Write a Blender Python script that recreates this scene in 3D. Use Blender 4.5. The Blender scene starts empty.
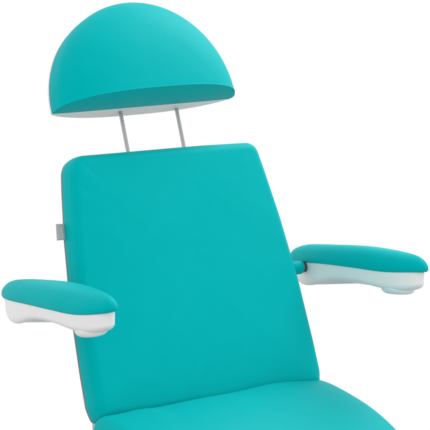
import bpy, math
import numpy as np
from mathutils import Vector, Matrix

scene = bpy.context.scene
# ------------------------------------------------------------------ camera
PHI, PITCH = math.radians(36), math.radians(8)
cam_data = bpy.data.cameras.new('camera')
cam = bpy.data.objects.new('camera', cam_data)
scene.collection.objects.link(cam)
cam_data.sensor_width = 36.0
cam_data.lens = 36.0 * 2200.0 / 430.0
cam_data.clip_end = 100.0
cam.location = (-2.63536506, -3.6576849, 1.02324996)
cam.rotation_euler = (math.pi / 2 - PITCH, 0, -PHI)
scene.camera = cam

# ------------------------------------------------------------------ world: white photo studio
world = bpy.data.worlds.new('World')
scene.world = world
world.use_nodes = True
wt = world.node_tree
wt.nodes.clear()
w_out = wt.nodes.new('ShaderNodeOutputWorld')
w_bg = wt.nodes.new('ShaderNodeBackground')
w_geo = wt.nodes.new('ShaderNodeTexCoord')
w_sep = wt.nodes.new('ShaderNodeSeparateXYZ')
w_ramp = wt.nodes.new('ShaderNodeMapRange')
w_ramp.interpolation_type = 'SMOOTHSTEP'
w_ramp.inputs['From Min'].default_value = -0.75
w_ramp.inputs['From Max'].default_value = -0.30
w_ramp.inputs['To Min'].default_value = 0.33      # no floor: world dimmed below so undersides come out darker
w_ramp.inputs['To Max'].default_value = 1.0       # bright white sweep all round
wt.links.new(w_geo.outputs['Generated'], w_sep.inputs[0])
wt.links.new(w_sep.outputs['Z'], w_ramp.inputs['Value'])
w_bg.inputs['Color'].default_value = (1, 1, 1, 1)
wt.links.new(w_ramp.outputs['Result'], w_bg.inputs['Strength'])
wt.links.new(w_bg.outputs[0], w_out.inputs['Surface'])

# ------------------------------------------------------------------ studio lamps
def area(name, loc, target, size, power):
    d = bpy.data.lights.new(name, 'AREA')
    d.shape = 'SQUARE'; d.size = size; d.energy = power
    o = bpy.data.objects.new(name, d)
    scene.collection.objects.link(o)
    o.location = loc
    o.rotation_euler = (Vector(target) - Vector(loc)).to_track_quat('-Z', 'Y').to_euler()
    return o
area('overhead_softbox', (2.0, 0.25, 2.5), (0.0, 0.0, 0.3), 1.4, 45)

scene.view_settings.view_transform = 'Standard'
scene.view_settings.look = 'None'
scene.view_settings.exposure = 0.0
scene.view_settings.gamma = 1.0
scene.view_settings.use_curve_mapping = False
scene.render.engine = 'CYCLES'

# ------------------------------------------------------------------ materials
def new_mat(name):
    m = bpy.data.materials.new(name)
    m.use_nodes = True
    nt = m.node_tree
    return m, nt, nt.nodes['Principled BSDF']

def bump_from(nt, bsdf, sockets, dist, strength=1.0, prev=None):
    b = nt.nodes.new('ShaderNodeBump')
    b.inputs['Distance'].default_value = dist
    b.inputs['Strength'].default_value = strength
    nt.links.new(sockets, b.inputs['Height'])
    if prev: nt.links.new(prev.outputs[0], b.inputs['Normal'])
    nt.links.new(b.outputs[0], bsdf.inputs['Normal'])
    return b

def vinyl(name, col):
    m, nt, p = new_mat(name)
    p.inputs['Roughness'].default_value = 0.56
    p.inputs['Specular IOR Level'].default_value = 0.25
    p.inputs['Specular Tint'].default_value = (0.0, 0.1, 0.1, 1)
    p.inputs['IOR'].default_value = 1.33
    tc = nt.nodes.new('ShaderNodeTexCoord')
    n1 = nt.nodes.new('ShaderNodeTexNoise')
    n1.inputs['Scale'].default_value = 5.0; n1.inputs['Detail'].default_value = 2.0
    n2 = nt.nodes.new('ShaderNodeTexVoronoi')
    n2.inputs['Scale'].default_value = 900.0
    n3 = nt.nodes.new('ShaderNodeTexNoise')
    n3.inputs['Scale'].default_value = 22.0; n3.inputs['Detail'].default_value = 3.0
    for n in (n1, n2, n3): nt.links.new(tc.outputs['Object'], n.inputs['Vector'])
    b1 = bump_from(nt, p, n1.outputs['Fac'], 0.006)
    b3 = bump_from(nt, p, n3.outputs['Fac'], 0.0007, 1.0, b1)
    bump_from(nt, p, n2.outputs['Distance'], 0.00006, 1.0, b3)
    mix = nt.nodes.new('ShaderNodeMix'); mix.data_type = 'RGBA'
    mix.inputs['A'].default_value = (*[c * 0.97 for c in col], 1)
    mix.inputs['B'].default_value = (*[min(1, c * 1.03) for c in col], 1)
    nt.links.new(n3.outputs['Fac'], mix.inputs['Factor'])
    nt.links.new(mix.outputs['Result'], p.inputs['Base Color'])
    return m

TEAL = vinyl('teal_vinyl', (0.0, 0.438, 0.452))

def plastic(name, col, rough):
    m, nt, p = new_mat(name)
    p.inputs['Base Color'].default_value = (*col, 1)
    p.inputs['Roughness'].default_value = rough
    p.inputs['Specular IOR Level'].default_value = 0.4
    tc = nt.nodes.new('ShaderNodeTexCoord')
    n = nt.nodes.new('ShaderNodeTexNoise'); n.inputs['Scale'].default_value = 300
    nt.links.new(tc.outputs['Object'], n.inputs['Vector'])
    bump_from(nt, p, n.outputs['Fac'], 0.0001)
    return m
WHITE = plastic('white_plastic', (0.85, 0.84, 0.84), 0.38)
BOARD = plastic('brown_board', (0.36, 0.33, 0.31), 0.7)
DARK = plastic('gap_dark', (0.05, 0.05, 0.055), 0.4)  # near-black colour for the shade in the hinge gap

CHROME, nt, p = new_mat('brushed_steel')
p.inputs['Base Color'].default_value = (0.43, 0.43, 0.435, 1)
p.inputs['Metallic'].default_value = 1.0
p.inputs['Roughness'].default_value = 0.22

GREY, nt, p = new_mat('woven_grey_fabric')
p.inputs['Roughness'].default_value = 0.9
tc = nt.nodes.new('ShaderNodeTexCoord')
wv = nt.nodes.new('ShaderNodeTexNoise'); wv.inputs['Scale'].default_value = 420; wv.inputs['Detail'].default_value = 2
rp = nt.nodes.new('ShaderNodeValToRGB')
rp.color_ramp.elements[0].position = 0.35; rp.color_ramp.elements[0].color = (0.38, 0.38, 0.385, 1)
rp.color_ramp.elements[1].position = 0.65; rp.color_ramp.elements[1].color = (0.50, 0.50, 0.505, 1)
nt.links.new(tc.outputs['Object'], wv.inputs['Vector'])
nt.links.new(wv.outputs['Fac'], rp.inputs['Fac'])
nt.links.new(rp.outputs['Color'], p.inputs['Base Color'])
THREAD, nt, p = new_mat('pale_thread')
p.inputs['Base Color'].default_value = (0.60, 0.60, 0.60, 1); p.inputs['Roughness'].default_value = 0.9

# ------------------------------------------------------------------ helpers
def build(name, verts, faces, mat, parent=None, smooth=True, loc=None, rot=None):
    me = bpy.data.meshes.new(name)
    me.from_pydata([tuple(map(float, v)) for v in verts], [], faces)
    me.validate(); me.update()
    me.materials.append(mat)
    for f in me.polygons: f.use_smooth = smooth
    o = bpy.data.objects.new(name, me)
    scene.collection.objects.link(o)
    if parent: o.parent = parent
    if loc is not None: o.location = loc
    if rot is not None: o.rotation_euler = rot
    return o

def rings_mesh(rings, cap0=True, cap1=True):
    """rings: list of (n,3) arrays joined into a closed skin"""
    n = len(rings[0]); V = np.concatenate(rings); F = []
    for k in range(len(rings) - 1):
        for i in range(n):
            j = (i + 1) % n
            F.append((k * n + i, k * n + j, (k + 1) * n + j, (k + 1) * n + i))
    V = list(V)
    if cap0:
        V.append(rings[0].mean(0)); c = len(V) - 1
        for i in range(n): F.append((c, (i + 1) % n, i))
    if cap1:
        V.append(rings[-1].mean(0)); c = len(V) - 1; b = (len(rings) - 1) * n
        for i in range(n): F.append((c, b + i, b + (i + 1) % n))
    return V, F

def smooth_closed(poly, radii, step=0.006):
    """round the corners of a closed polygon with given radii, then resample evenly"""
    P = [np.array(p, float) for p in poly]; out = []
    m = len(P)
    for i in range(m):
        a, b, c = P[i - 1], P[i], P[(i + 1) % m]
        u = (a - b) / np.linalg.norm(a - b); w = (c - b) / np.linalg.norm(c - b)
        ang = math.acos(np.clip(u @ w, -1, 1)); r = radii[i]
        if r <= 0 or ang > 3.13:
            out.append(b); continue
        d = r / math.tan(ang / 2)
        d = min(d, 0.49 * min(np.linalg.norm(a - b), np.linalg.norm(c - b)))
        s, e = b + u * d, b + w * d
        for t in np.linspace(0, 1, 12):
            out.append((1 - t) ** 2 * s + 2 * t * (1 - t) * (b * 0.82 + (s + e) * 0.09) + t * t * e)
    out = np.array(out)
    return resample(out, step)

def resample(pts, step=None, n=None):
    Q = np.vstack([pts, pts[:1]])
    L = np.r_[0, np.cumsum(np.linalg.norm(np.diff(Q, axis=0), axis=1))]
    n = n or int(L[-1] / step)
    s = np.linspace(0, L[-1], n, endpoint=False)
    return np.stack([np.interp(s, L, Q[:, k]) for k in range(Q.shape[1])], 1)

def dist_to(poly, P):
    A = poly; B = np.roll(poly, -1, axis=0); D = B - A
    best = np.full(len(P), 9.0)
    for a, d in zip(A, D):
        l = d @ d
        if l < 1e-14: continue
        t = np.clip(((P - a) @ d) / l, 0, 1)
        best = np.minimum(best, np.linalg.norm(P - a - t[:, None] * d, axis=1))
    return best

def normals2(poly):
    d = np.roll(poly, -1, 0) - np.roll(poly, 1, 0)
    nn = np.stack([d[:, 1], -d[:, 0]], 1)
    nn /= np.linalg.norm(nn, axis=1)[:, None]
    if (nn * (poly - poly.mean(0))).sum() < 0: nn = -nn
    return nn                                   # outward

def tubes(path, r, n=16):
    path = [np.array(p, float) for p in path]
    rings = []
    for i, p in enumerate(path):
        t = (path[min(i + 1, len(path) - 1)] - path[max(i - 1, 0)]); t /= np.linalg.norm(t)
        a = np.cross(t, (0, 0, 1.0)) if abs(t[2]) < 0.9 else np.cross(t, (0, 1.0, 0)); a /= np.linalg.norm(a)
        b = np.cross(t, a)
        rr = r[i] if hasattr(r, '__len__') else r
        rings.append(np.array([p + rr * (math.cos(x) * a + math.sin(x) * b) for x in np.linspace(0, 2 * math.pi, n, endpoint=False)]))
    return rings_mesh(rings)

def pillow(outline, depth, edge_r, crown, crown_len, back_in=0.004, seam=None, extra=None, nr=56):
    """upholstered block: outline in (u,v), thickness along +w. front edge rounded by edge_r, gentle crown"""
    N = normals2(outline)
    c = outline.mean(0)
    rings = []
    def flat(off, w): return np.c_[outline + N * off, np.full(len(outline), w)]
    rings.append(flat(-0.05, 0.0)); rings.append(flat(-back_in, 0.0)); rings.append(flat(-back_in * .3, back_in * .5))
    wall = depth - edge_r
    for w in np.linspace(back_in * 1.2, wall, 6):
        rings.append(flat(0.0012 * math.sin(math.pi * min(1, w / wall)), w))
        if seam and abs(w - seam) < (wall / 8):
            pass
    fr = np.linspace(0, 1, nr) ** 2.0      # 0 at rim -> 1 centre
    for f in fr[1:-1]:
        p = c + (outline - c) * (1 - f)
        d = dist_to(outline, p)
        q = np.clip(d / edge_r, 0, 1)
        h = wall + edge_r * np.sqrt(np.clip(1 - (1 - q) ** 2.2, 0, 1)) + crown * (1 - np.exp(-d / crown_len))
        if extra is not None: h = h + extra(p, d)
        rings.append(np.c_[p, h])
    return rings_mesh(rings)

def to_frame(V, origin, U, Vv, W):
    V = np.array(V)
    return np.array(origin) + V[:, :1] * np.array(U) + V[:, 1:2] * np.array(Vv) + V[:, 2:] * np.array(W)

# ------------------------------------------------------------------ the chair
chair = bpy.data.objects.new('treatment_chair', None)
scene.collection.objects.link(chair)
chair.location = (0, 0, 0)
chair['label'] = 'teal vinyl treatment chair with half-moon headrest, two white-shelled armrests, on plain white background'
chair['category'] = 'chair'

# ---- backrest
REC = math.radians(19.1)
T = np.array([0, math.sin(REC), math.cos(REC)])
NB = np.array([0, -math.cos(REC), math.sin(REC)])
X = np.array([1.0, 0, 0])
side = [(0.283, -0.012), (0.2905, 0.02), (0.2890, 0.09), (0.282, 0.23), (0.2665, 0.37), (0.2508, 0.47), (0.2385, 0.537)]
poly = [(x, v) for x, v in side] + [(0.10, 0.5390), (0.0, 0.5385), (-0.12, 0.5375)] + [(-x, v) for x, v in reversed(side)]
rad = [0.012, 0.03, 0.3, 0.5, 0.5, 0.3, 0.026, 0, 0, 0, 0.044, 0.3, 0.5, 0.5, 0.3, 0.03, 0.012]
outl = smooth_closed(poly, rad, 0.005)
def wrinkle(p, d):
    g = np.zeros(len(p))
    # soft puckers running in from the top corners
    for cx, cy, ang, amp in ((0.21, 0.51, 2.3, -.0009), (-0.21, 0.51, .85, -.0013), (-0.235, 0.47, .6, -.0008)):
        dx, dy = p[:, 0] - cx, p[:, 1] - cy
        a = dx * math.cos(ang) - dy * math.sin(ang); b = dx * math.sin(ang) + dy * math.cos(ang)
        g += amp * np.exp(-(b / .006) ** 2 - (a / .035) ** 2)
    return g
BO = -NB * 0.018 + X * 0.006
V, F = pillow(outl, 0.046, 0.020, 0.010, 0.09, extra=wrinkle)
V = to_frame(V, BO, X, T, NB)
backrest = build('backrest', V, F, TEAL, chair)
backrest['label'] = 'teal padded backrest with rounded upper corners'

# rear board and white shell of the backrest
def slab(outline, offs, frame):
    N = normals2(outline)
    rings = [np.c_[outline + N * o, np.full(len(outline), w)] for o, w in offs]
    V, F = rings_mesh(rings)
    return to_frame(V, *frame), F
V, F = slab(outl, [(-.004, -.0005), (-.0002, -.001), (-.0002, -.0024), (-.004, -.0026)], (BO, X, T, NB))
build('back_board', V, F, BOARD, backrest)
V, F = slab(outl, [(-.006, -.003), (-.003, -.0032), (-.010, -.008), (-.03, -.016), (-.06, -.018)], (BO, X, T, NB))
build('back_shell', V, F, WHITE, backrest)

# woven tag sewn into the left side seam
def on_back(x, v, w): return BO + X * x + T * v + NB * w
tv = []
def tag_box(x0, x1, v0, v1, w0, w1, shear=0.0):
    P = []
    for w in (w0, w1):
        for (x, v) in ((x0, v0), (x1, v0), (x1, v1), (x0, v1)):
            P.append(on_back(x + (shear if x == x0 else 0), v, w))
    return P, [(3, 2, 1, 0), (4, 5, 6, 7), (0, 1, 5, 4), (1, 2, 6, 5), (2, 3, 7, 6), (3, 0, 4, 7)]
nx, nv = 8, 12
P, Fc = [], []
for layer, w in enumerate((0.0, 0.0014)):
    for i in range(nx + 1):
        for j in range(nv + 1):
            a, b = i / nx, j / nv
            x = -0.2790 - 0.0035 + 0.0225 * a - 0.0040 * (1 - b)
            v = 0.369 + 0.0335 * b + 0.0008 * (1 - a)
            P.append(on_back(x, v, 0.004 + w + 0.0012 * math.sin(3 * a + 1.2 * b)))
m = (nx + 1) * (nv + 1)
idx = lambda i, j: i * (nv + 1) + j
for i in range(nx):
    for j in range(nv):
        q = (idx(i, j), idx(i + 1, j), idx(i + 1, j + 1), idx(i, j + 1))
        Fc.append(tuple(reversed(q))); Fc.append(tuple(k + m for k in q))
border = [idx(i, 0) for i in range(nx)] + [idx(nx, j) for j in range(nv)] + [idx(i, nv) for i in range(nx, 0, -1)] + [idx(0, j) for j in range(nv, 0, -1)]
for k in range(len(border)):
    a, b = border[k], border[(k + 1) % len(border)]
    Fc.append((a, b, b + m, a + m))
tag = build('fabric_tag', P, Fc, GREY, backrest)
tag['label'] = 'small grey woven tag sticking out of the side seam'
# the faint pale lettering woven up the tag: illegible strokes
P, Fc = [], []
vv = 0.3735
for k, (h, gap) in enumerate(((.0028, .0008), (.0016, .0009), (.0030, .0008), (.0018, .0007), (.0030, .0009), (.0022, .0008), (.0026, .0008))):
    q, f = tag_box(-0.2745, -0.2705, vv, vv + h, 0.0066, 0.0070)
    Fc += [tuple(i + len(P) for i in ff) for ff in f]; P += q
    vv += h + gap
build('tag_lettering', P, Fc, THREAD, tag, smooth=False)

# ---- posts + headrest
def post(x):
    """slim steel post with notches, and a groove added to shade a dark line along one side"""
    a = -NB * 0.022 + X * (x + .0115) + T * 0.515
    L_, n, m = 0.117, 130, 48
    rings = []
    for i in range(n + 1):
        c = a + T * L_ * i / n
        notch = 0.30 if i % 6 < 2 else 0.0
        r = []
        for t in np.linspace(0, 2 * math.pi, m, endpoint=False):
            dt = abs((t - math.radians(215) + math.pi) % (2 * math.pi) - math.pi)  # angle from the groove, added so the post shows a dark streak
            dn = abs((t - math.radians(255) + math.pi) % (2 * math.pi) - math.pi)
            k = 1 - 0.42 * math.exp(-(dt / .26) ** 2) - notch * .4 * math.exp(-(dn / .2) ** 2)
            r.append(c + (X * math.cos(t) - NB * math.sin(t)) * 0.0041 * k)
        rings.append(np.array(r))
    V, F = rings_mesh(rings)
    return build('headrest_post', V, F, CHROME, headrest, smooth=True)
HQ = math.radians(29.85)
ROLL = math.radians(1.12)
HT = np.array([0, math.sin(HQ), math.cos(HQ)])
HN = np.array([0, -math.cos(HQ), math.sin(HQ)])
HU = X * math.cos(ROLL) + HT * math.sin(ROLL)
HV = HT * math.cos(ROLL) - X * math.sin(ROLL)
HO = np.array([-0.0149, 0.216, 0.5992])
HA, HB = 0.2248, 0.2258       # half width, height, depth
def arc(t, a=HA, b=HB, n=1.98):
    c, s = math.cos(t), math.sin(t)
    v = b * abs(s) ** (2 / n)
    return (a * abs(c) ** (2 / n) * (1 if c >= 0 else -1) + .079 * v, v)
SEAM = []
def head_mesh():
    """half-moon pillow: flat rear, domed front falling to the arc, flat underside with a sharp seam"""
    nt_, nr_ = 120, 40
    ts = np.linspace(0, math.pi, nt_ + 1)
    V, F = [], []
    def depth(rho, t):
        D = 0.1017 + 0.0229 * rho * arc(t)[1] / HB
        w = 0.03 * D / 0.1017
        return w + (D - w) * max(0.0, 1 - rho ** 2.656) ** 0.565
    rows = []
    # front surface: rays from base centre
    for k in range(nr_ + 1):
        rho = (1 - (1 - k / nr_) ** 2.0)
        row = []
        for t in ts:
            u, v = arc(t)
            row.append(len(V)); V.append((u * rho, v * rho, depth(rho, t)))
        rows.append(row)
    # side wall down to the rear
    for w, sc in ((0.022, 1.006), (0.014, 1.008), (0.006, 1.006), (0.001, 1.0), (0.0, 0.992)):
        row = []
        for t in ts:
            u, v = arc(t); g = 1 + .050 * max(0, math.cos(t)) ** 6 * {0.022: .75, 0.014: 1.0, 0.006: .85, 0.001: .6, 0.0: .5}[w]
            row.append(len(V)); V.append((u * sc * g, v * sc, w))
        rows.append(row)
    for a, b in zip(rows, rows[1:]):
        for i in range(nt_):
            F.append((a[i], b[i], b[i + 1], a[i + 1]))
    # underside: from the base edge of the front surface to the rear
    def base(rho, side):
        return (side * HA * rho, 0.0, 0)
    us = [rows[k][0] for k in range(nr_, 0, -1)]           # right half, rim -> centre
    chain_r = [rows[k][0] for k in range(len(rows))]
    chain_l = [rows[k][-1] for k in range(len(rows))]
    lip = 0.004
    # seam bead + underside strips
    front = chain_l[:nr_ + 1][::-1] + chain_r[1:nr_ + 1]
    prev = [len(V) + i for i in range(len(front))]
    base_pts = [V[i] for i in front]
    for (u, v, w) in base_pts: V.append((u, v - 0.0022 * (1 - (abs(u) / HA) ** 8), w - 0.0012))
    rws = [front, prev]
    for f in (0.04, 0.1, 0.3, 0.5, 0.7, 0.9, 0.97):
        cur = []
        for (u, v, w) in base_pts:
            cur.append(len(V))
            sag = 0.0060 * math.sin(math.pi * f) * (1 - (abs(u) / HA) ** 4)
            V.append((u * (1 + .006 * (abs(u) / HA) ** 6 * min(1, f / .3)) * (1 + .050 * max(0, u / HA) ** 6 * float(np.interp(f, [0, .1, .3, .5, .8, 1], [0, .35, .75, 1, .85, .5]))), v - 0.0004 * (1 - (abs(u) / HA) ** 8) - sag, w * (1 - f)))
        rws.append(cur)
    cur = []
    for (u, v, w) in base_pts:
        cur.append(len(V)); V.append((u * (1 + .025 * max(0, u / HA) ** 6), v, 0.0))
    rws.append(cur)
    for a, b in zip(rws, rws[1:]):
        for i in range(len(a) - 1):
            F.append((a[i], a[i + 1], b[i + 1], b[i]))
    # rear face
    SEAM.extend(base_pts)
    V.append((0, HB * .4, 0)); c = len(V) - 1
    rear = rows[-1]
    for i in range(nt_): F.append((rear[i], c, rear[i + 1]))
    for i in range(len(cur) - 1): F.append((cur[i], cur[i + 1], c))
    return V, F
V, F = head_mesh()
V = to_frame(V, HO, HU, HV, HN)
headrest = build('headrest', V, F, TEAL, chair)
headrest['label'] = 'half-moon teal headrest cushion on two steel posts'
es = headrest.modifiers.new('split', 'EDGE_SPLIT'); es.split_angle = math.radians(50)
sp_ = to_frame([(u, v - 0.0006, w - .0004) for u, v, w in SEAM], HO, HU, HV, HN)
sp_ = sp_[[0] + [i for i in range(1, len(sp_)) if np.linalg.norm(sp_[i] - sp_[i - 1]) > 1e-5]]
pr_ = [0.0004 + 0.0012 * min(1, min(i, len(sp_) - 1 - i) / 14) for i in range(len(sp_))]
V, F = tubes(list(sp_), pr_, 8)
build('seam_piping', V, F, TEAL, headrest)
# white shell behind
def shell_mesh():
    nt_ = 110
    pts = []
    for t in np.linspace(0, math.pi, nt_): pts.append(arc(t, HA + .0015, HB + .001))
    for u in np.linspace(-HA, HA, 40)[1:-1]: pts.append((u, -0.0005))
    pts = resample(np.array(pts), n=220)
    c = np.array([0, 0.0])
    rings = [np.c_[c + (pts - c) * .6, np.full(len(pts), -.0015)], np.c_[c + (pts - c) * .985, np.full(len(pts), -.001)],
             np.c_[pts, np.full(len(pts), .003)], np.c_[pts, np.full(len(pts), -.003)]]
    for s in np.linspace(0.02, 1, 18):
        f = 1 - s ** 1.6
        p = c + (pts - c) * (f if f > .02 else .02)
        rings.append(np.c_[p, np.full(len(p), -0.003 - 0.038 * (1 - max(f, 0) ** 2.6) ** 0.85)])
    return rings_mesh(rings)
V, F = shell_mesh()
V = to_frame(V, HO, HU, HV, HN)
build('headrest_shell', V, F, WHITE, headrest)
for x in (-0.0725, 0.0725): post(x)

# ---- armrests
def spine(Yr, Zr, Yf, Zf):
    return np.array([0, Yr, Zr]), np.array([0, Yf, Zf])
A_LEN = 0.425
def interp(s, xs, ys):
    # smooth monotone-ish interpolation
    s = np.clip(s, xs[0], xs[-1]); xs, ys = np.array(xs), np.array(ys)
    k = np.clip(np.searchsorted(xs, s) - 1, 0, len(xs) - 2)
    m = np.gradient(ys, xs); h = xs[k + 1] - xs[k]; t = (s - xs[k]) / h
    return ((2*t**3-3*t**2+1)*ys[k] + (t**3-2*t**2+t)*h*m[k] + (-2*t**3+3*t**2)*ys[k+1] + (t**3-t**2)*h*m[k+1])
# along the arm: 0 = rear end, 1 = front end
def seam_z(s): return interp(s, [0, .15, .35, .6, .8, 1], [-.002, .0, .001, -.002, -.006, -.002])
def pad_h(s):  return interp(s, [0, .12, .35, .6, .8, 1], [.031, .037, .040, .044, .043, .032])
def shell_h(s): return interp(s, [0, .1, .22, .4, .6, .75, .9, 1], [.033, .050, .051, .035, .031, .036, .041, .040])
def half_w(s): return interp(s, [0, .15, .4, .7, .88, 1], [.036, .041, .044, .045, .043, .038])
def plan(n, ex_r=2.3, ex_f=2.5):
    pts = []
    for t in np.linspace(0, 2 * math.pi, n, endpoint=False):
        c, s_ = math.cos(t), math.sin(t)
        # longitudinal coordinate
        e = ex_f if c > 0 else ex_r
        a = math.copysign(abs(c) ** (2 / e), c); b = math.copysign(abs(s_) ** (2 / e), s_)
        s = .5 + .5 * a
        pts.append((b * half_w(s), s))
    return np.array(pts)
def arm_frame(P, side):
    """P: (lateral outward, s, height) -> world"""
    r = np.array([0.372 * side, 0.190, 0.234]); f = np.array([0.3905 * side, -0.243, 0.266])
    Y = (f - r); L = np.linalg.norm(Y); Y = Y / L
    Z = np.cross(X, Y); Z = -Z if Z[2] < 0 else Z; Z /= np.linalg.norm(Z)
    P = np.array(P)
    return r + P[:, :1] * X * side + P[:, 1:2] * Y * L + (P[:, 2:] - 0.09 * P[:, :1]) * Z
def pad_mesh(thick):
    pl = plan(140)
    c = np.array([0, .5]); rings = []
    def ring(rho, zf, dz):
        p = c + (pl - c) * rho
        return np.c_[p, seam_z(p[:, 1]) + zf * pad_h(p[:, 1]) + dz]
    for rho, dz in ((.80, .001), (.955, .0004), (.980, .0006), (.992, .0030), (.999, .0055)): rings.append(ring(rho, 0, dz))
    metric = np.array([1.0, A_LEN])
    for f in (np.linspace(0, 1, 44) ** 2.0)[1:-1]:
        p = c + (pl - c) * (1 - f)
        q = np.clip(dist_to(pl * metric, p * metric) / 0.036, 0, 1)
        d = (1 - (1 - q) ** 2.3) ** .55
        rings.append(np.c_[p, seam_z(p[:, 1]) + .008 + d * (pad_h(p[:, 1]) * thick - .008)])
    return rings_mesh(rings)
def armshell_mesh():
    pl = plan(140, 2.5, 2.8); c = np.array([0, .5]); rings = []
    def ring(rho, zf):
        p = c + (pl - c) * rho
        return np.c_[p, seam_z(p[:, 1]) - zf * (shell_h(p[:, 1]) - .002 - .002 * p[:, 0] / .04)]
    for rho, zf in ((.7, -.02), (.925, -.02), (.935, .03)): rings.append(ring(rho, zf))
    for z in np.linspace(.08, .62, 6): rings.append(ring(.935 - .02 * z, z))
    for k in range(1, 16):
        a = k / 15 * math.pi / 2
        rings.append(ring(.923 - .18 * (1 - math.cos(a)) if k < 15 else .55, .62 + .38 * math.sin(a)))
    return rings_mesh(rings)
def boss_mesh(s0, r, ztop, zbot, sq=1.0):
    rings = []
    n = 64
    for rr, z in ((.6, 0), (1, 0), (1.0, .15), (.985, .35), (.95, .55), (.88, .74), (.76, .88), (.58, .96), (.3, 1.0)):
        rings.append(np.array([(math.sin(t) * r * rr * sq, s0 + math.cos(t) * r * rr / A_LEN, ztop + (zbot - ztop) * z) for t in np.linspace(0, 2 * math.pi, n, endpoint=False)]))
    return rings_mesh(rings)
for side in (-1, 1):
    V, F = armshell_mesh(); V = arm_frame(V, side)
    arm = build('armrest', V, F, WHITE, chair)
    V, F = pad_mesh(.94 if side < 0 else 1.05); V = arm_frame(V, side)
    build('armrest_pad', V, F, TEAL, arm)
    V, F = boss_mesh(.80, .040, -.032, -.054, .82); V = arm_frame(V, side)
    build('armrest_boss', V, F, WHITE, arm)
    # hinge between backrest side and arm
    a = np.array([side * 0.25, 0.105, 0.234]); b = np.array([side * 0.335, 0.105, 0.234]); b2 = np.array([side * 0.337, 0.105, 0.234]); b3 = np.array([side * 0.35, 0.105, 0.234])
    V, F = tubes([a, a + (b - a) * .9, a + (b - a) * .97, b], [.015, .015, .0142, .011], 32)
    build('hinge_cover', V, F, TEAL, arm)
    V, F = tubes([b - X * side * .002, b3], [.0115, .0115], 32)
    build('hinge_gap_shade', V, F, DARK, arm)  # dark ring put in as the shaded gap between cover and arm

# ---- seat
def seat_mesh():
    N = 160
    sp = [(0.284, -0.018), (0.292, -0.055), (0.289, -0.25), (0.277, -0.50)]
    poly = [(x + .008, y) for x, y in sp] + [(-x - .016, y) for x, y in reversed(sp)]
    o = smooth_closed(poly, [.025, .2, .3, .06, .06, .3, .2, .04], 0.005)
    c = o.mean(0)
    def top(y):  # waterfall profile along the seat
        return interp(y, [-.52, -.42, -.32, -.20, -.12, -.04, .06], [-.165, -.115, -.066, -.018, -.001, .008, .008])
    Nn = normals2(o); rings = []
    def flat(off, dz):
        q = o + Nn * off
        return np.c_[q, top(np.clip(q[:, 1], -.52, .06)) + dz]
    for off, dz in ((-.05, -.085), (-.008, -.085), (-.001, -.080), (0, -.074), (.001, -.06), (.001, -.045), (0, -.033), (-.001, -.031), (.001, -.029)): rings.append(flat(off, dz))
    fr = np.linspace(0, 1, 44) ** 2.0
    er = .030
    for f in fr[1:-1]:
        p = c + (o - c) * (1 - f)
        d = dist_to(o, p); q = np.clip(d / er, 0, 1)
        h = -.029 + .027 * np.sqrt(np.clip(1 - (1 - q) ** 2.2, 0, 1)) + .016 * (1 - np.exp(-d / .06))
        # the padding swells a little where the sitter's weight has pushed it back
        swell = .0125 * np.exp(-((p[:, 0] - .15) / .10) ** 2) + .0055 * np.exp(-((p[:, 0] + .03) / .10) ** 2) + .003 * np.exp(-((p[:, 0] + .20) / .03) ** 2)
        h = h + swell * np.exp(-((p[:, 1] + .02) / .11) ** 2) * np.clip(d / .02, 0, 1)
        rings.append(np.c_[p, top(p[:, 1]) + h])
    return rings_mesh(rings), o, top
(V, F), so, stop = seat_mesh()
seat = build('seat', V, F, TEAL, chair)
seat['label'] = 'teal padded seat cushion sloping down at the front'
Nn = normals2(so); rings = []
for off, dz in ((-.05, -.086), (-.004, -.086), (-.002, -.094), (-.012, -.112), (-.06, -.122)):
    q = so + Nn * off; rings.append(np.c_[q, stop(np.clip(q[:, 1], -.52, .06)) + dz])
V, F = rings_mesh(rings)
build('seat_shell', V, F, WHITE, seat)
for s in (-1, 1):   # steel bracket joining seat and backrest behind the corner
    V, F = tubes([np.array([s * .245, .03, -.11]), np.array([s * .245, .045, -.03]), np.array([s * .24, .055, .06])], [.009, .009, .009], 16)
    build('bracket', V, F, CHROME, seat)
